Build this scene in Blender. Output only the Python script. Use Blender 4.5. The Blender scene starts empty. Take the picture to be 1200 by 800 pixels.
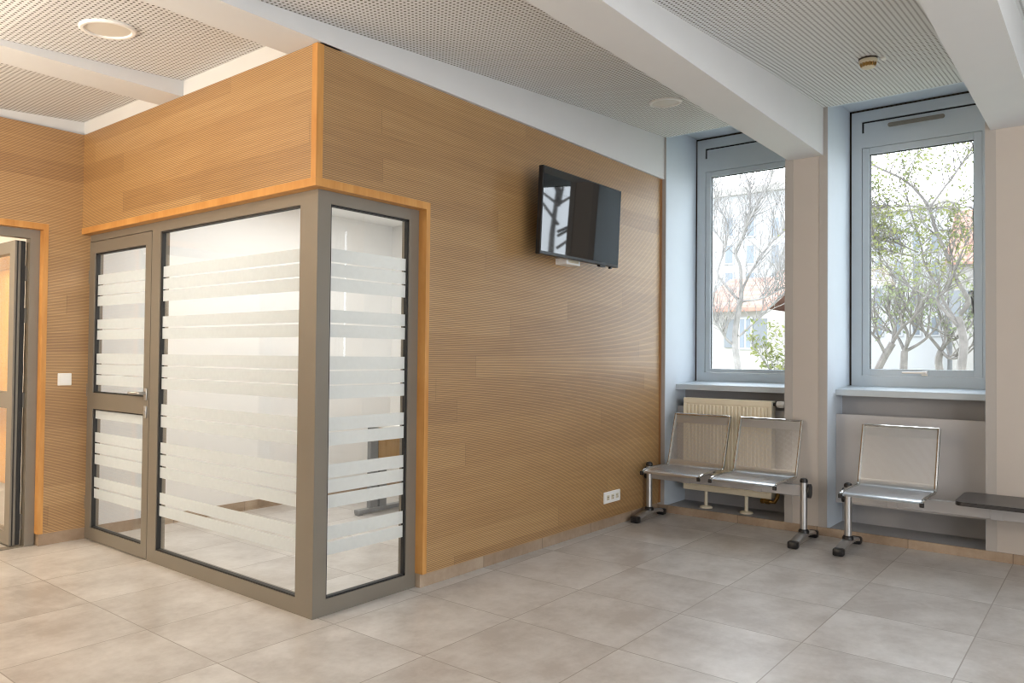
import bpy, bmesh, math, random
from mathutils import Vector, Matrix

random.seed(7)
scene = bpy.context.scene
COL = scene.collection
PI = math.pi

# ------------------------------------------------------------------ camera
F_PX, YAW, PITCH, ROLL = 894.394, 0.671350288, 0.0189877917, 0.00949775546
CAM = Vector((-2.30953, -3.05118, 1.282))
FW = Vector((math.cos(PITCH) * math.cos(YAW), math.cos(PITCH) * math.sin(YAW), math.sin(PITCH)))
R0 = Vector((math.sin(YAW), -math.cos(YAW), 0.0))
U0 = R0.cross(FW)
RT = R0 * math.cos(ROLL) + U0 * math.sin(ROLL)
UP = -R0 * math.sin(ROLL) + U0 * math.cos(ROLL)
cam_data = bpy.data.cameras.new('camera')
cam = bpy.data.objects.new('camera', cam_data)
COL.objects.link(cam)
cam_data.sensor_fit = 'HORIZONTAL'
cam_data.sensor_width = 36.0
cam_data.lens = 36.0 * F_PX / 1200.0
cam_data.clip_start = 0.05
cam_data.clip_end = 300
M = Matrix((RT, UP, -FW)).transposed().to_4x4()
M.translation = CAM
cam.matrix_world = M
scene.camera = cam

scene.view_settings.view_transform = 'Standard'
scene.view_settings.look = 'None'
scene.view_settings.gamma = 1.0
scene.view_settings.use_curve_mapping = False
scene.view_settings.exposure = 0.10
scene.cycles.pixel_filter_type = 'BOX'
scene.cycles.filter_width = 1.0


# ------------------------------------------------------------------ node helpers
def srgb(r, g, b):
    def c(v):
        v /= 255.0
        return v / 12.92 if v <= 0.04045 else ((v + 0.055) / 1.055) ** 2.4
    return (c(r), c(g), c(b), 1.0)


class NT:
    def __init__(self, name):
        self.m = bpy.data.materials.new(name)
        self.m.use_nodes = True
        self.t = self.m.node_tree
        self.t.nodes.clear()
        self.out = self.t.nodes.new('ShaderNodeOutputMaterial')

    def n(self, kind, **kw):
        nd = self.t.nodes.new(kind)
        for k, v in kw.items():
            setattr(nd, k, v)
        return nd

    def link(self, a, b):
        self.t.links.new(a, b)

    def put(self, sock, v):
        if isinstance(v, bpy.types.NodeSocket):
            self.link(v, sock)
        elif v is not None:
            sock.default_value = v

    def math(self, op, a, b=None, c=None, clamp=False):
        nd = self.n('ShaderNodeMath', operation=op)
        nd.use_clamp = clamp
        self.put(nd.inputs[0], a)
        if b is not None:
            self.put(nd.inputs[1], b)
        if c is not None:
            self.put(nd.inputs[2], c)
        return nd.outputs[0]

    def mix(self, fac, a, b, blend='MIX'):
        nd = self.n('ShaderNodeMix', data_type='RGBA', blend_type=blend)
        self.put(nd.inputs[0], fac)
        self.put(nd.inputs[6], a)
        self.put(nd.inputs[7], b)
        return nd.outputs[2]

    def coord(self, which='Object'):
        return self.n('ShaderNodeTexCoord').outputs[which]

    def xyz(self, v):
        nd = self.n('ShaderNodeSeparateXYZ')
        self.link(v, nd.inputs[0])
        return nd.outputs

    def vec(self, x, y, z):
        nd = self.n('ShaderNodeCombineXYZ')
        self.put(nd.inputs[0], x)
        self.put(nd.inputs[1], y)
        self.put(nd.inputs[2], z)
        return nd.outputs[0]

    def noise(self, vec, scale, detail=2.0, rough=0.5):
        nd = self.n('ShaderNodeTexNoise')
        if vec is not None:
            self.link(vec, nd.inputs['Vector'])
        nd.inputs['Scale'].default_value = scale
        nd.inputs['Detail'].default_value = detail
        nd.inputs['Roughness'].default_value = rough
        return nd.outputs['Fac']

    def ramp(self, fac, stops):
        nd = self.n('ShaderNodeValToRGB')
        self.link(fac, nd.inputs[0])
        els = nd.color_ramp.elements
        while len(els) < len(stops):
            els.new(0.5)
        for e, (p, c) in zip(els, stops):
            e.position = p
            e.color = c
        return nd.outputs[0]

    def bsdf(self, color, rough=0.5, metal=0.0, spec=0.5, normal=None):
        nd = self.n('ShaderNodeBsdfPrincipled')
        self.put(nd.inputs['Base Color'], color)
        self.put(nd.inputs['Roughness'], rough)
        self.put(nd.inputs['Metallic'], metal)
        nd.inputs['Specular IOR Level'].default_value = spec
        if normal is not None:
            self.link(normal, nd.inputs['Normal'])
        return nd

    def bump(self, h, strength=0.3, dist=0.002):
        nd = self.n('ShaderNodeBump')
        nd.inputs['Strength'].default_value = strength
        nd.inputs['Distance'].default_value = dist
        self.link(h, nd.inputs['Height'])
        return nd.outputs[0]

    def done(self, shader):
        self.link(shader, self.out.inputs['Surface'])
        return self.m


def plain(name, col, rough=0.5, metal=0.0, spec=0.5, var=0.06, scale=6.0):
    t = NT(name)
    f = t.noise(t.coord(), scale, 3.0)
    dark = tuple(c * (1 - var) for c in col[:3]) + (1,)
    lite = tuple(min(1, c * (1 + var)) for c in col[:3]) + (1,)
    c = t.ramp(f, [(0.3, dark), (0.7, lite)])
    return t.done(t.bsdf(c, rough, metal, spec).outputs[0])


MAT = {}


def mat_ribbed_wood():
    t = NT('ribbed_oak_acoustic_panel')
    x, y, z = t.xyz(t.coord())
    u = t.math('SUBTRACT', x, y)                       # runs along the wall on every face
    row = t.math('FLOOR', t.math('DIVIDE', z, 0.128))
    wn = t.n('ShaderNodeTexWhiteNoise', noise_dimensions='1D')
    t.link(row, wn.inputs['W'])
    us = t.math('ADD', u, t.math('MULTIPLY', wn.outputs['Value'], 2.4))
    plank = t.math('FLOOR', t.math('DIVIDE', us, 2.4))
    wn2 = t.n('ShaderNodeTexWhiteNoise', noise_dimensions='2D')
    t.link(t.vec(row, plank, 0.0), wn2.inputs['Vector'])
    grain = t.noise(t.vec(t.math('MULTIPLY', us, 3.0), t.math('MULTIPLY', z, 60.0), plank), 1.0, 3.0, 0.55)
    g2 = t.noise(t.vec(t.math('MULTIPLY', u, 0.9), t.math('MULTIPLY', z, 5.0), 0.0), 1.0, 2.0)
    tone = t.math('ADD', t.math('MULTIPLY', wn2.outputs['Value'], 0.26),
                  t.math('ADD', t.math('MULTIPLY', grain, 0.44), t.math('MULTIPLY', g2, 0.30)))
    base = t.ramp(tone, [(0.22, srgb(156, 116, 68)), (0.5, srgb(182, 141, 88)), (0.78, srgb(199, 161, 108))])
    fr = t.math('FRACT', t.math('DIVIDE', z, 0.0081))
    d = t.math('ABSOLUTE', t.math('SUBTRACT', fr, 0.5))          # 0 in the groove
    groove = t.math('SUBTRACT', 1.0, t.math('DIVIDE', d, 0.20), clamp=True)
    groove = t.math('MINIMUM', t.math('MULTIPLY', groove, 1.8), 1.0)
    # plank ends and plank edges
    fu = t.math('FRACT', t.math('DIVIDE', us, 2.4))
    seam = t.math('LESS_THAN', fu, 0.0012)
    dark = t.math('MAXIMUM', t.math('MULTIPLY', groove, 0.92), t.math('MULTIPLY', seam, 0.5))
    col = t.mix(dark, base, srgb(72, 42, 20))
    nrm = t.bump(t.math('SUBTRACT', 1.0, groove), 0.3, 0.002)
    return t.done(t.bsdf(col, 0.45, 0, 1.0, nrm).outputs[0])


def mat_solid_wood(name, c1, c2, rough=0.42, axis='xy'):
    t = NT(name)
    x, y, z = t.xyz(t.coord())
    u = t.math('ADD', t.math('MULTIPLY', x, 9.0), t.math('MULTIPLY', y, 9.0))
    v = t.math('MULTIPLY', z, 2.5)
    f = t.noise(t.vec(u, v, t.math('MULTIPLY', x, 22.0)), 1.0, 4.0, 0.6)
    return t.done(t.bsdf(t.ramp(f, [(0.3, c1), (0.7, c2)]), rough, 0, 0.4).outputs[0])


def mat_tile(name, ox, oy, base, dark, lite, grout, rough=0.36, gw=0.0022):
    t = NT(name)
    co = t.coord()
    x, y, z = t.xyz(co)

    def cell(v, o):
        q = t.math('DIVIDE', t.math('SUBTRACT', v, o), 0.6)
        fr = t.math('FRACT', q)
        e = t.math('MULTIPLY', t.math('MINIMUM', fr, t.math('SUBTRACT', 1.0, fr)), 0.6)
        return t.math('FLOOR', q), e
    ix, ex = cell(x, ox)
    iy, ey = cell(y, oy)
    line = t.math('LESS_THAN', t.math('MINIMUM', ex, ey), gw)
    wn = t.n('ShaderNodeTexWhiteNoise', noise_dimensions='2D')
    t.link(t.vec(ix, iy, 0.0), wn.inputs['Vector'])
    off = t.n('ShaderNodeVectorMath', operation='ADD')
    t.link(co, off.inputs[0])
    t.link(t.vec(t.math('MULTIPLY', wn.outputs['Value'], 17.0), t.math('MULTIPLY', wn.outputs['Value'], 9.0), 0.0), off.inputs[1])
    n1 = t.noise(off.outputs[0], 3.2, 6.0, 0.65)
    n2 = t.noise(off.outputs[0], 26.0, 3.0, 0.6)
    f = t.math('ADD', t.math('MULTIPLY', n1, 0.78), t.math('ADD', t.math('MULTIPLY', n2, 0.16), t.math('MULTIPLY', t.math('SUBTRACT', wn.outputs['Value'], 0.5), 0.12)))
    c = t.ramp(f, [(0.34, dark), (0.48, base), (0.62, lite)])
    c = t.mix(line, c, grout)
    r = t.math('ADD', rough - 0.06, t.math('MULTIPLY', n1, 0.12))
    return t.done(t.bsdf(c, r, 0, 0.5, t.bump(t.math('SUBTRACT', 1.0, line), 0.25, 0.001)).outputs[0])


def mat_perforated():
    t = NT('white_perforated_acoustic_plaster')
    x, y, z = t.xyz(t.coord())
    p = 0.0245

    def c(v):
        return t.math('SUBTRACT', t.math('FRACT', t.math('DIVIDE', v, p)), 0.5)
    cx, cy = c(x), c(y)
    r2 = t.math('ADD', t.math('MULTIPLY', cx, cx), t.math('MULTIPLY', cy, cy))
    hole = t.math('LESS_THAN', r2, 0.25 * 0.25)
    col = t.mix(hole, srgb(220, 220, 219), srgb(104, 98, 92))
    return t.done(t.bsdf(col, 0.7, 0, 0.25).outputs[0])


def mat_glass(name='clear_glass', tint=(0.995, 1.0, 0.997, 1), ior=1.45, gl=1.0):
    t = NT(name)
    tr = t.n('ShaderNodeBsdfTransparent')
    tr.inputs[0].default_value = tint
    gs = t.n('ShaderNodeBsdfGlossy')
    gs.inputs['Roughness'].default_value = 0.0
    gs.inputs['Color'].default_value = (gl, gl, gl, 1)
    ge = t.n('ShaderNodeNewGeometry')
    dt = t.n('ShaderNodeVectorMath', operation='DOT_PRODUCT')
    t.link(ge.outputs['Incoming'], dt.inputs[0])
    t.link(ge.outputs['Normal'], dt.inputs[1])
    k = t.math('SUBTRACT', 1.0, t.math('ABSOLUTE', dt.outputs['Value']), clamp=True)
    r0 = ((ior - 1) / (ior + 1)) ** 2
    fac = t.math('ADD', r0, t.math('MULTIPLY', t.math('POWER', k, 5.0), 1.0 - r0))
    mx = t.n('ShaderNodeMixShader')
    t.link(fac, mx.inputs[0])
    t.link(tr.outputs[0], mx.inputs[1])
    t.link(gs.outputs[0], mx.inputs[2])
    return t.done(mx.outputs[0])


def mat_film():
    t = NT('frosted_white_film')
    df = t.n('ShaderNodeBsdfDiffuse')
    df.inputs[0].default_value = srgb(226, 228, 228)
    tl = t.n('ShaderNodeBsdfTranslucent')
    tl.inputs[0].default_value = srgb(240, 244, 244)
    tr = t.n('ShaderNodeBsdfTransparent')
    a = t.n('ShaderNodeMixShader')
    a.inputs[0].default_value = 0.55
    t.link(df.outputs[0], a.inputs[1])
    t.link(tl.outputs[0], a.inputs[2])
    b = t.n('ShaderNodeMixShader')
    f = t.noise(t.coord(), 40.0, 1.0)
    t.link(t.math('ADD', 0.12, t.math('MULTIPLY', f, 0.06)), b.inputs[0])
    t.link(a.outputs[0], b.inputs[1])
    t.link(tr.outputs[0], b.inputs[2])
    return t.done(b.outputs[0])


def mat_mesh(hr=0.40, nm='perforated_steel_back_mesh', rg=0.33, mt=0.75):
    t = NT(nm)
    u, v, w = t.xyz(t.coord('UV'))
    p = 0.0055

    def c(s):
        return t.math('SUBTRACT', t.math('FRACT', t.math('DIVIDE', s, p)), 0.5)
    a, b = c(u), c(v)
    r2 = t.math('ADD', t.math('MULTIPLY', a, a), t.math('MULTIPLY', b, b))
    hole = t.math('LESS_THAN', r2, hr * hr)
    bs = t.bsdf(srgb(208, 210, 213), rg, mt, 0.5)
    tr = t.n('ShaderNodeBsdfTransparent')
    mx = t.n('ShaderNodeMixShader')
    t.link(hole, mx.inputs[0])
    t.link(bs.outputs[0], mx.inputs[1])
    t.link(tr.outputs[0], mx.inputs[2])
    return t.done(mx.outputs[0])


def mat_roof():
    t = NT('red_clay_roof_tiles')
    x, y, z = t.xyz(t.coord())
    fr = t.math('FRACT', t.math('MULTIPLY', z, 5.0))
    fy = t.math('FRACT', t.math('MULTIPLY', y, 4.0))
    f = t.math('MULTIPLY', t.math('ADD', t.math('MULTIPLY', fr, 0.5), t.math('MULTIPLY', fy, 0.2)), 1.0)
    n = t.noise(t.coord(), 3.0, 3.0)
    c = t.ramp(t.math('ADD', t.math('MULTIPLY', n, 0.6), f), [(0.2, srgb(130, 93, 82)), (0.9, srgb(158, 125, 112))])
    return t.done(t.bsdf(c, 0.8, 0, 0.2).outputs[0])


MAT['wood'] = mat_ribbed_wood()
MAT['trim'] = mat_solid_wood('smooth_honey_oak', srgb(188, 130, 66), srgb(208, 154, 88))
MAT['trim_dark'] = mat_solid_wood('brown_oak_edge', srgb(150, 104, 62), srgb(170, 122, 78))
MAT['cupboard'] = mat_solid_wood('golden_wood_panel', srgb(238, 164, 38), srgb(246, 182, 60))
MAT['floor'] = mat_tile('beige_grey_porcelain_tile', 0.033, -0.1255, srgb(195, 190, 185), srgb(176, 169, 163), srgb(210, 206, 202), srgb(150, 142, 134), rough=0.30, gw=0.0026)
MAT['skirt'] = mat_tile('taupe_skirting_tile', 0.033, -0.1255, srgb(166, 144, 122), srgb(150, 128, 106), srgb(180, 160, 138), srgb(112, 94, 76), 0.45)
MAT['perf'] = mat_perforated()
MAT['white'] = plain('white_ceiling_paint', srgb(214, 214, 214), 0.75, var=0.01)
MAT['wall'] = plain('warm_white_wall_paint', srgb(193, 184, 175), 0.7, var=0.012)
MAT['inwall'] = plain('white_office_paint', srgb(238, 237, 235), 0.7, var=0.008)
MAT['reveal'] = plain('skylight_tinted_reveal_paint', srgb(202, 211, 220), 0.6, var=0.012)  # white plaster with the blue of the skylight put into its colour
MAT['strip'] = plain('grey_corner_strip_paint', srgb(176, 170, 164), 0.55, var=0.01)
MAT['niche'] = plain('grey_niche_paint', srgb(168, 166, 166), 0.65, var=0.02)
MAT['board'] = plain('light_grey_board', srgb(190, 186, 184), 0.5, var=0.01)
MAT['winframe'] = plain('silver_grey_window_paint', srgb(192, 200, 205), 0.4, var=0.015)
MAT['alu'] = plain('taupe_grey_aluminium', srgb(134, 127, 116), 0.42, 0.25, var=0.02)
MAT['gasket'] = plain('black_rubber_gasket', srgb(38, 38, 38), 0.6)
MAT['dark'] = plain('dark_gap', srgb(30, 32, 34), 0.7)
MAT['gapbrown'] = plain('dark_sealant', srgb(62, 54, 46), 0.8)
MAT['glass'] = mat_glass()
MAT['winglass'] = mat_glass('window_glass', (0.98, 0.99, 1.0, 1), 1.3)
MAT['film'] = mat_film()
MAT['mesh'] = mat_mesh()
MAT['seatmesh'] = mat_mesh(0.15, 'perforated_steel_seat_mesh', 0.30, 0.9)
MAT['steel'] = plain('brushed_steel', srgb(190, 190, 190), 0.28, 0.9, var=0.03)
MAT['chrome'] = plain('polished_chrome_tube', srgb(206, 204, 200), 0.16, 1.0, var=0.02)
MAT['beam'] = plain('light_grey_coated_steel', srgb(172, 170, 170), 0.42, 0.3, var=0.02)
MAT['black'] = plain('black_plastic', srgb(26, 26, 28), 0.35)
MAT['tabletop'] = plain('black_laminate', srgb(50, 48, 48), 0.28, var=0.08, scale=60)
MAT['screen'] = plain('glossy_black_screen', srgb(14, 15, 17), 0.03, 0, 0.9, var=0.0)
MAT['tvcase'] = plain('black_television_case', srgb(24, 25, 28), 0.3)
MAT['plastic'] = plain('white_plastic', srgb(240, 238, 234), 0.35, var=0.01)
MAT['cream'] = plain('cream_plastic', srgb(214, 204, 178), 0.45, var=0.03)
MAT['radiator'] = plain('cream_radiator_enamel', srgb(243, 232, 206), 0.35, var=0.015)
MAT['brass'] = plain('worn_brass', srgb(150, 118, 66), 0.35, 0.9)
MAT['lampglass'] = plain('opal_lamp_diffuser', srgb(216, 210, 200), 0.4, var=0.01)
MAT['deskgrey'] = plain('grey_desk_metal', srgb(150, 152, 154), 0.4, 0.3)
MAT['deskwood'] = mat_solid_wood('pale_oak_desk_panel', srgb(196, 156, 104), srgb(214, 176, 124))
MAT['bark'] = plain('grey_bark', srgb(134, 130, 127), 0.9, var=0.2, scale=9)
MAT['barkdark'] = plain('dark_grey_bark', srgb(112, 107, 103), 0.9, var=0.25, scale=9)
MAT['render'] = plain('cream_house_render', srgb(157, 153, 148), 0.85, var=0.03, scale=1.5)
MAT['render2'] = plain('greyed_house_render', srgb(141, 137, 134), 0.85, var=0.05, scale=1.5)
MAT['facade'] = plain('white_facade_render', srgb(166, 166, 168), 0.85, var=0.02, scale=1.0)
MAT['shutter'] = plain('blue_grey_shutter', srgb(107, 110, 114), 0.6)
MAT['pane'] = plain('grey_house_pane', srgb(109, 116, 125), 0.25)
MAT['roof'] = mat_roof()
MAT['ground'] = plain('pale_courtyard_gravel', srgb(150, 153, 132), 0.95, var=0.15, scale=3)


def mat_leaf(name, c1, c2):
    t = NT(name)
    f = t.noise(t.coord(), 5.0, 2.0)
    c = t.ramp(f, [(0.35, c1), (0.65, c2)])
    d = t.n('ShaderNodeBsdfDiffuse')
    t.link(c, d.inputs[0])
    tl = t.n('ShaderNodeBsdfTranslucent')
    t.link(c, tl.inputs[0])
    mx = t.n('ShaderNodeMixShader')
    mx.inputs[0].default_value = 0.45
    t.link(d.outputs[0], mx.inputs[1])
    t.link(tl.outputs[0], mx.inputs[2])
    return t.done(mx.outputs[0])


MAT['leaf'] = mat_leaf('young_spring_leaf', srgb(110, 117, 80), srgb(142, 144, 96))
MAT['leaf2'] = mat_leaf('olive_leaf', srgb(117, 126, 100), srgb(141, 148, 112))

MAT['leaf3'] = mat_leaf('yellow_green_leaf', srgb(109, 105, 53), srgb(150, 134, 71))


# ------------------------------------------------------------------ mesh builder
class MB:
    def __init__(self):
        self.v, self.f, self.uv = [], [], {}

    def add(self, verts, faces):
        o = len(self.v)
        self.v += [tuple(p) for p in verts]
        self.f += [tuple(i + o for i in q) for q in faces]

    def box(self, x0, x1, y0, y1, z0, z1, bev=0.0):
        if bev <= 0:
            p = [(x, y, z) for x in (x0, x1) for y in (y0, y1) for z in (z0, z1)]
            self.add(p, [(0, 1, 3, 2), (4, 6, 7, 5), (0, 4, 5, 1), (2, 3, 7, 6), (0, 2, 6, 4), (1, 5, 7, 3)])
        else:
            bm = bmesh.new()
            bmesh.ops.create_cube(bm, size=1.0)
            bmesh.ops.scale(bm, vec=(x1 - x0, y1 - y0, z1 - z0), verts=bm.verts)
            bmesh.ops.translate(bm, vec=((x0 + x1) / 2, (y0 + y1) / 2, (z0 + z1) / 2), verts=bm.verts)
            bmesh.ops.bevel(bm, geom=list(bm.edges), offset=bev, segments=2, affect='EDGES', profile=0.5)
            self.bm(bm)
        return self

    def bm(self, bm):
        bm.verts.ensure_lookup_table()
        bm.verts.index_update()
        self.add([v.co[:] for v in bm.verts], [[v.index for v in f.verts] for f in bm.faces])
        bm.free()
        return self

    def prism(self, poly, axis, a, b):
        """poly: 2D outline; axis 'x','y','z' = extrusion axis"""
        n = len(poly)

        def P(q, t):
            if axis == 'x':
                return (t, q[0], q[1])
            if axis == 'y':
                return (q[0], t, q[1])
            return (q[0], q[1], t)
        vs = [P(q, a) for q in poly] + [P(q, b) for q in poly]
        fs = [tuple(range(n))[::-1], tuple(range(n, 2 * n))]
        fs += [(i, (i + 1) % n, n + (i + 1) % n, n + i) for i in range(n)]
        self.add(vs, fs)
        return self

    def lathe(self, prof, c, axis='z', seg=24):
        """prof: list of (radius, t) along axis, centre c"""
        n = len(prof)
        vs = []
        for k in range(seg):
            a = 2 * PI * k / seg
            for r, t in prof:
                u, w = r * math.cos(a), r * math.sin(a)
                if axis == 'z':
                    vs.append((c[0] + u, c[1] + w, c[2] + t))
                elif axis == 'x':
                    vs.append((c[0] + t, c[1] + u, c[2] + w))
                else:
                    vs.append((c[0] + u, c[1] + t, c[2] + w))
        fs = []
        for k in range(seg):
            k2 = (k + 1) % seg
            for i in range(n - 1):
                fs.append((k * n + i, k2 * n + i, k2 * n + i + 1, k * n + i + 1))
        if prof[0][0] > 1e-6:
            fs.append(tuple(k * n for k in range(seg))[::-1])
        if prof[-1][0] > 1e-6:
            fs.append(tuple(k * n + n - 1 for k in range(seg)))
        self.add(vs, fs)
        return self

    def tube(self, pts, rad, seg=8, cap=True):
        pts = [Vector(p) for p in pts]
        n = len(pts)
        rads = rad if isinstance(rad, (list, tuple)) else [rad] * n
        d0 = (pts[1] - pts[0]).normalized()
        ref = Vector((0, 0, 1)) if abs(d0.z) < 0.9 else Vector((1, 0, 0))
        u = d0.cross(ref).normalized()
        vs, fs = [], []
        for i in range(n):
            if i == 0:
                d = pts[1] - pts[0]
            elif i == n - 1:
                d = pts[-1] - pts[-2]
            else:
                d = (pts[i + 1] - pts[i]).normalized() + (pts[i] - pts[i - 1]).normalized()
            d.normalize()
            u = (u - d * u.dot(d)).normalized()
            w = d.cross(u)
            for k in range(seg):
                a = 2 * PI * k / seg
                vs.append(pts[i] + (u * math.cos(a) + w * math.sin(a)) * rads[i])
        for i in range(n - 1):
            for k in range(seg):
                k2 = (k + 1) % seg
                fs.append((i * seg + k, i * seg + k2, (i + 1) * seg + k2, (i + 1) * seg + k))
        if cap:
            fs.append(tuple(range(seg))[::-1])
            fs.append(tuple((n - 1) * seg + k for k in range(seg)))
        self.add(vs, fs)
        return self

    def build(self, name, mat, parent=None, smooth=False, loc=None):
        me = bpy.data.meshes.new(name)
        me.from_pydata(self.v, [], self.f)
        me.update()
        bm = bmesh.new()
        bm.from_mesh(me)
        bmesh.ops.recalc_face_normals(bm, faces=bm.faces)
        bm.to_mesh(me)
        bm.free()
        if smooth:
            me.polygons.foreach_set('use_smooth', [True] * len(me.polygons))
            try:
                me.set_sharp_from_angle(angle=math.radians(40))
            except Exception:
                pass
        me.materials.append(MAT[mat])
        o = bpy.data.objects.new(name, me)
        COL.objects.link(o)
        if parent is not None:
            o.parent = parent
        return o


def tag(o, label, cat, group=None, kind=None):
    o['label'] = label
    o['category'] = cat
    if group:
        o['group'] = group
    if kind:
        o['kind'] = kind
    return o


def empty(name, label, cat, kind=None, group=None):
    o = bpy.data.objects.new(name, None)
    o.empty_display_size = 0.1
    COL.objects.link(o)
    return tag(o, label, cat, group, kind)


S = 'structure'


def rot_poly(w, h, r, n=5):
    """rounded rectangle outline centred on the origin"""
    out = []
    for cx, cy, a0 in ((w / 2 - r, h / 2 - r, 0), (-w / 2 + r, h / 2 - r, 90), (-w / 2 + r, -h / 2 + r, 180), (w / 2 - r, -h / 2 + r, 270)):
        for k in range(n + 1):
            a = math.radians(a0 + 90 * k / n)
            out.append((cx + r * math.cos(a), cy + r * math.sin(a)))
    return out


# ------------------------------------------------------------------ shell
ZS = 2.775            # underside of the beams and top of the oak cladding
WX = 3.47             # face of the window wall
YB = -0.055           # face of the oak wall with the television
XB = -0.055           # face of the oak wall above the glazed corner
YL = 2.52             # face of the oak wall at the left
XW = 4.03             # plane of the window frames


def zc(x):            # the perforated ceiling climbs towards the windows
    P = [(-7.0, 2.80), (-1.0, 2.803), (0.0, 2.872), (1.4, 2.982), (2.4, 3.062), (3.5, 3.130)]
    for (a, za), (b, zb) in zip(P, P[1:]):
        if x <= b:
            return za + (zb - za) * (x - a) / (b - a)
    return P[-1][1]


m = MB()
m.box(-6.6, 3.465, -6.6, 5.2, -0.12, 0.0)
tag(m.build('floor', 'floor'), 'beige grey square floor tiles running through the whole hall', 'floor', kind=S)

m = MB()
xs = [-6.6, -1.0, 0.0, 1.4, 2.4, 3.5]
for a, b in zip(xs, xs[1:]):
    y1 = 2.62 if b <= 0.0 else 0.0
    m.add([(a, -6.6, zc(a)), (b, -6.6, zc(b)), (b, y1, zc(b)), (a, y1, zc(a)),
           (a, -6.6, zc(a) + .05), (b, -6.6, zc(b) + .05), (b, y1, zc(b) + .05), (a, y1, zc(a) + .05)],
          [(0, 1, 2, 3), (7, 6, 5, 4), (0, 4, 5, 1), (1, 5, 6, 2), (2, 6, 7, 3), (3, 7, 4, 0)])
tag(m.build('ceiling', 'perf'), 'white perforated ceiling panels between the beams', 'ceiling', kind=S)
tag(MB().box(-6.6, WX, -6.6, 5.2, 3.5, 3.6).build('roof_slab', 'white'), 'slab above the perforated ceiling', 'slab', kind=S)

beam_rows = [(-2.665, -2.4075, 'white ceiling beam at the right edge over the bench table'),
             (-1.3625, -1.1075, 'white ceiling beam ending on the pillar between the two windows'),
             (1.215, 1.475, 'white ceiling beam crossing the lobby at upper left'),
             (-3.96, -3.71, 'white ceiling beam behind the photographer')]
for y0, y1, lab in beam_rows:
    x1 = WX if y0 < 0 else XB + .03
    mb = MB().box(-6.6, x1, y0, y1, ZS, 3.3)
    tag(mb.build('ceiling_beam', 'white'), lab, 'beam', kind=S)
mb = MB().box(-6.6, WX, -0.077, 0.185, ZS, 3.3)
tag(mb.build('ceiling_beam', 'white'), 'white bulkhead beam running along the top of the television wall', 'beam', kind=S)

# oak wall with the television (front face y = YB), its return over the glazed corner, the left oak wall
w = MB()
w.box(0.692, 3.44, YB, 0.10, 0.078, ZS)
w.box(-0.03, 0.692, YB, 0.10, 2.1285, ZS)
tag(w.build('wall_middle', 'wood'), 'ribbed oak wall carrying the television', 'wall', kind=S)
w = MB().box(XB, 0.10, -0.03, YL + 0.02, 2.128, ZS)
tag(w.build('wall_front', 'wood'), 'ribbed oak panel above the glass door and glazed corner', 'wall', kind=S)
w = MB()
w.box(-0.292, 0.0, YL, 2.66, 0.078, ZS)
w.box(-1.45, -0.292, YL, 2.66, 2.128, ZS)
w.box(-6.6, -1.45, YL, 2.66, 0.078, ZS)
tag(w.build('wall_left', 'wood'), 'ribbed oak wall at the left with the light switch', 'wall', kind=S)
w = MB().box(-6.6, 0.0, YL + .03, 2.66, ZS, 3.5)
w.box(XB + .01, 0.08, -0.07, YL + .03, ZS, 3.5)
tag(w.build('wall_upper', 'white'), 'white band above the oak panels', 'wall', kind=S)

# smooth oak trims
tr = MB()
tr.prism([(XB - .004, YL), (XB - .004, YB - .004), (0.687, YB - .004), (0.687, 0.004), (0.004, 0.004), (0.004, YL)], 'z', 2.088, 2.128)   # lip over door and side pane
tr.box(0.687, 0.717, YB - .004, 0.004, 0.078, 2.128)                     # jamb against the oak wall
tag(tr.build('trim_1', 'trim'), 'honey oak lip framing the glazed corner', 'trim', kind=S)
tr = MB().box(XB - .006, -0.022, YB - .006, -0.022, 2.128, ZS - .002)
tag(tr.build('trim_2', 'trim'), 'honey oak corner post above the glazed corner', 'trim', kind=S)
tr = MB()
tr.box(-0.296, -0.266, YL - .004, 2.60, 0.078, 2.128)
tr.box(-1.45, -0.296, YL - .004, 2.60, 2.088, 2.128)
tag(tr.build('trim_3', 'trim'), 'honey oak lining round the open door at far left', 'trim', kind=S)
tr = MB().box(3.435, 3.468, YB - .004, 0.02, 0.078, ZS)
tag(tr.build('trim_4', 'trim_dark'), 'brown edge closing the television wall beside the window', 'trim', kind=S)

# skirtings
tag(MB().box(0.693, 3.458, -0.034, 0.10, 0.0, 0.078).build('baseboard_middle', 'skirt'), 'taupe tile skirting under the television wall', 'baseboard', kind=S)
b = MB().box(-0.288, 0.0, YL + .004, 2.66, 0.0, 0.078)
b.box(-6.6, -1.45, YL + .004, 2.66, 0.0, 0.078)
tag(b.build('baseboard_left', 'skirt'), 'taupe tile skirting under the light switch', 'baseboard', kind=S)
tag(MB().box(3.458, 3.475, -6.6, 0.0, 0.0, 0.06).build('baseboard_right', 'skirt'), 'taupe tile skirting under the windows', 'baseboard', kind=S)

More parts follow.
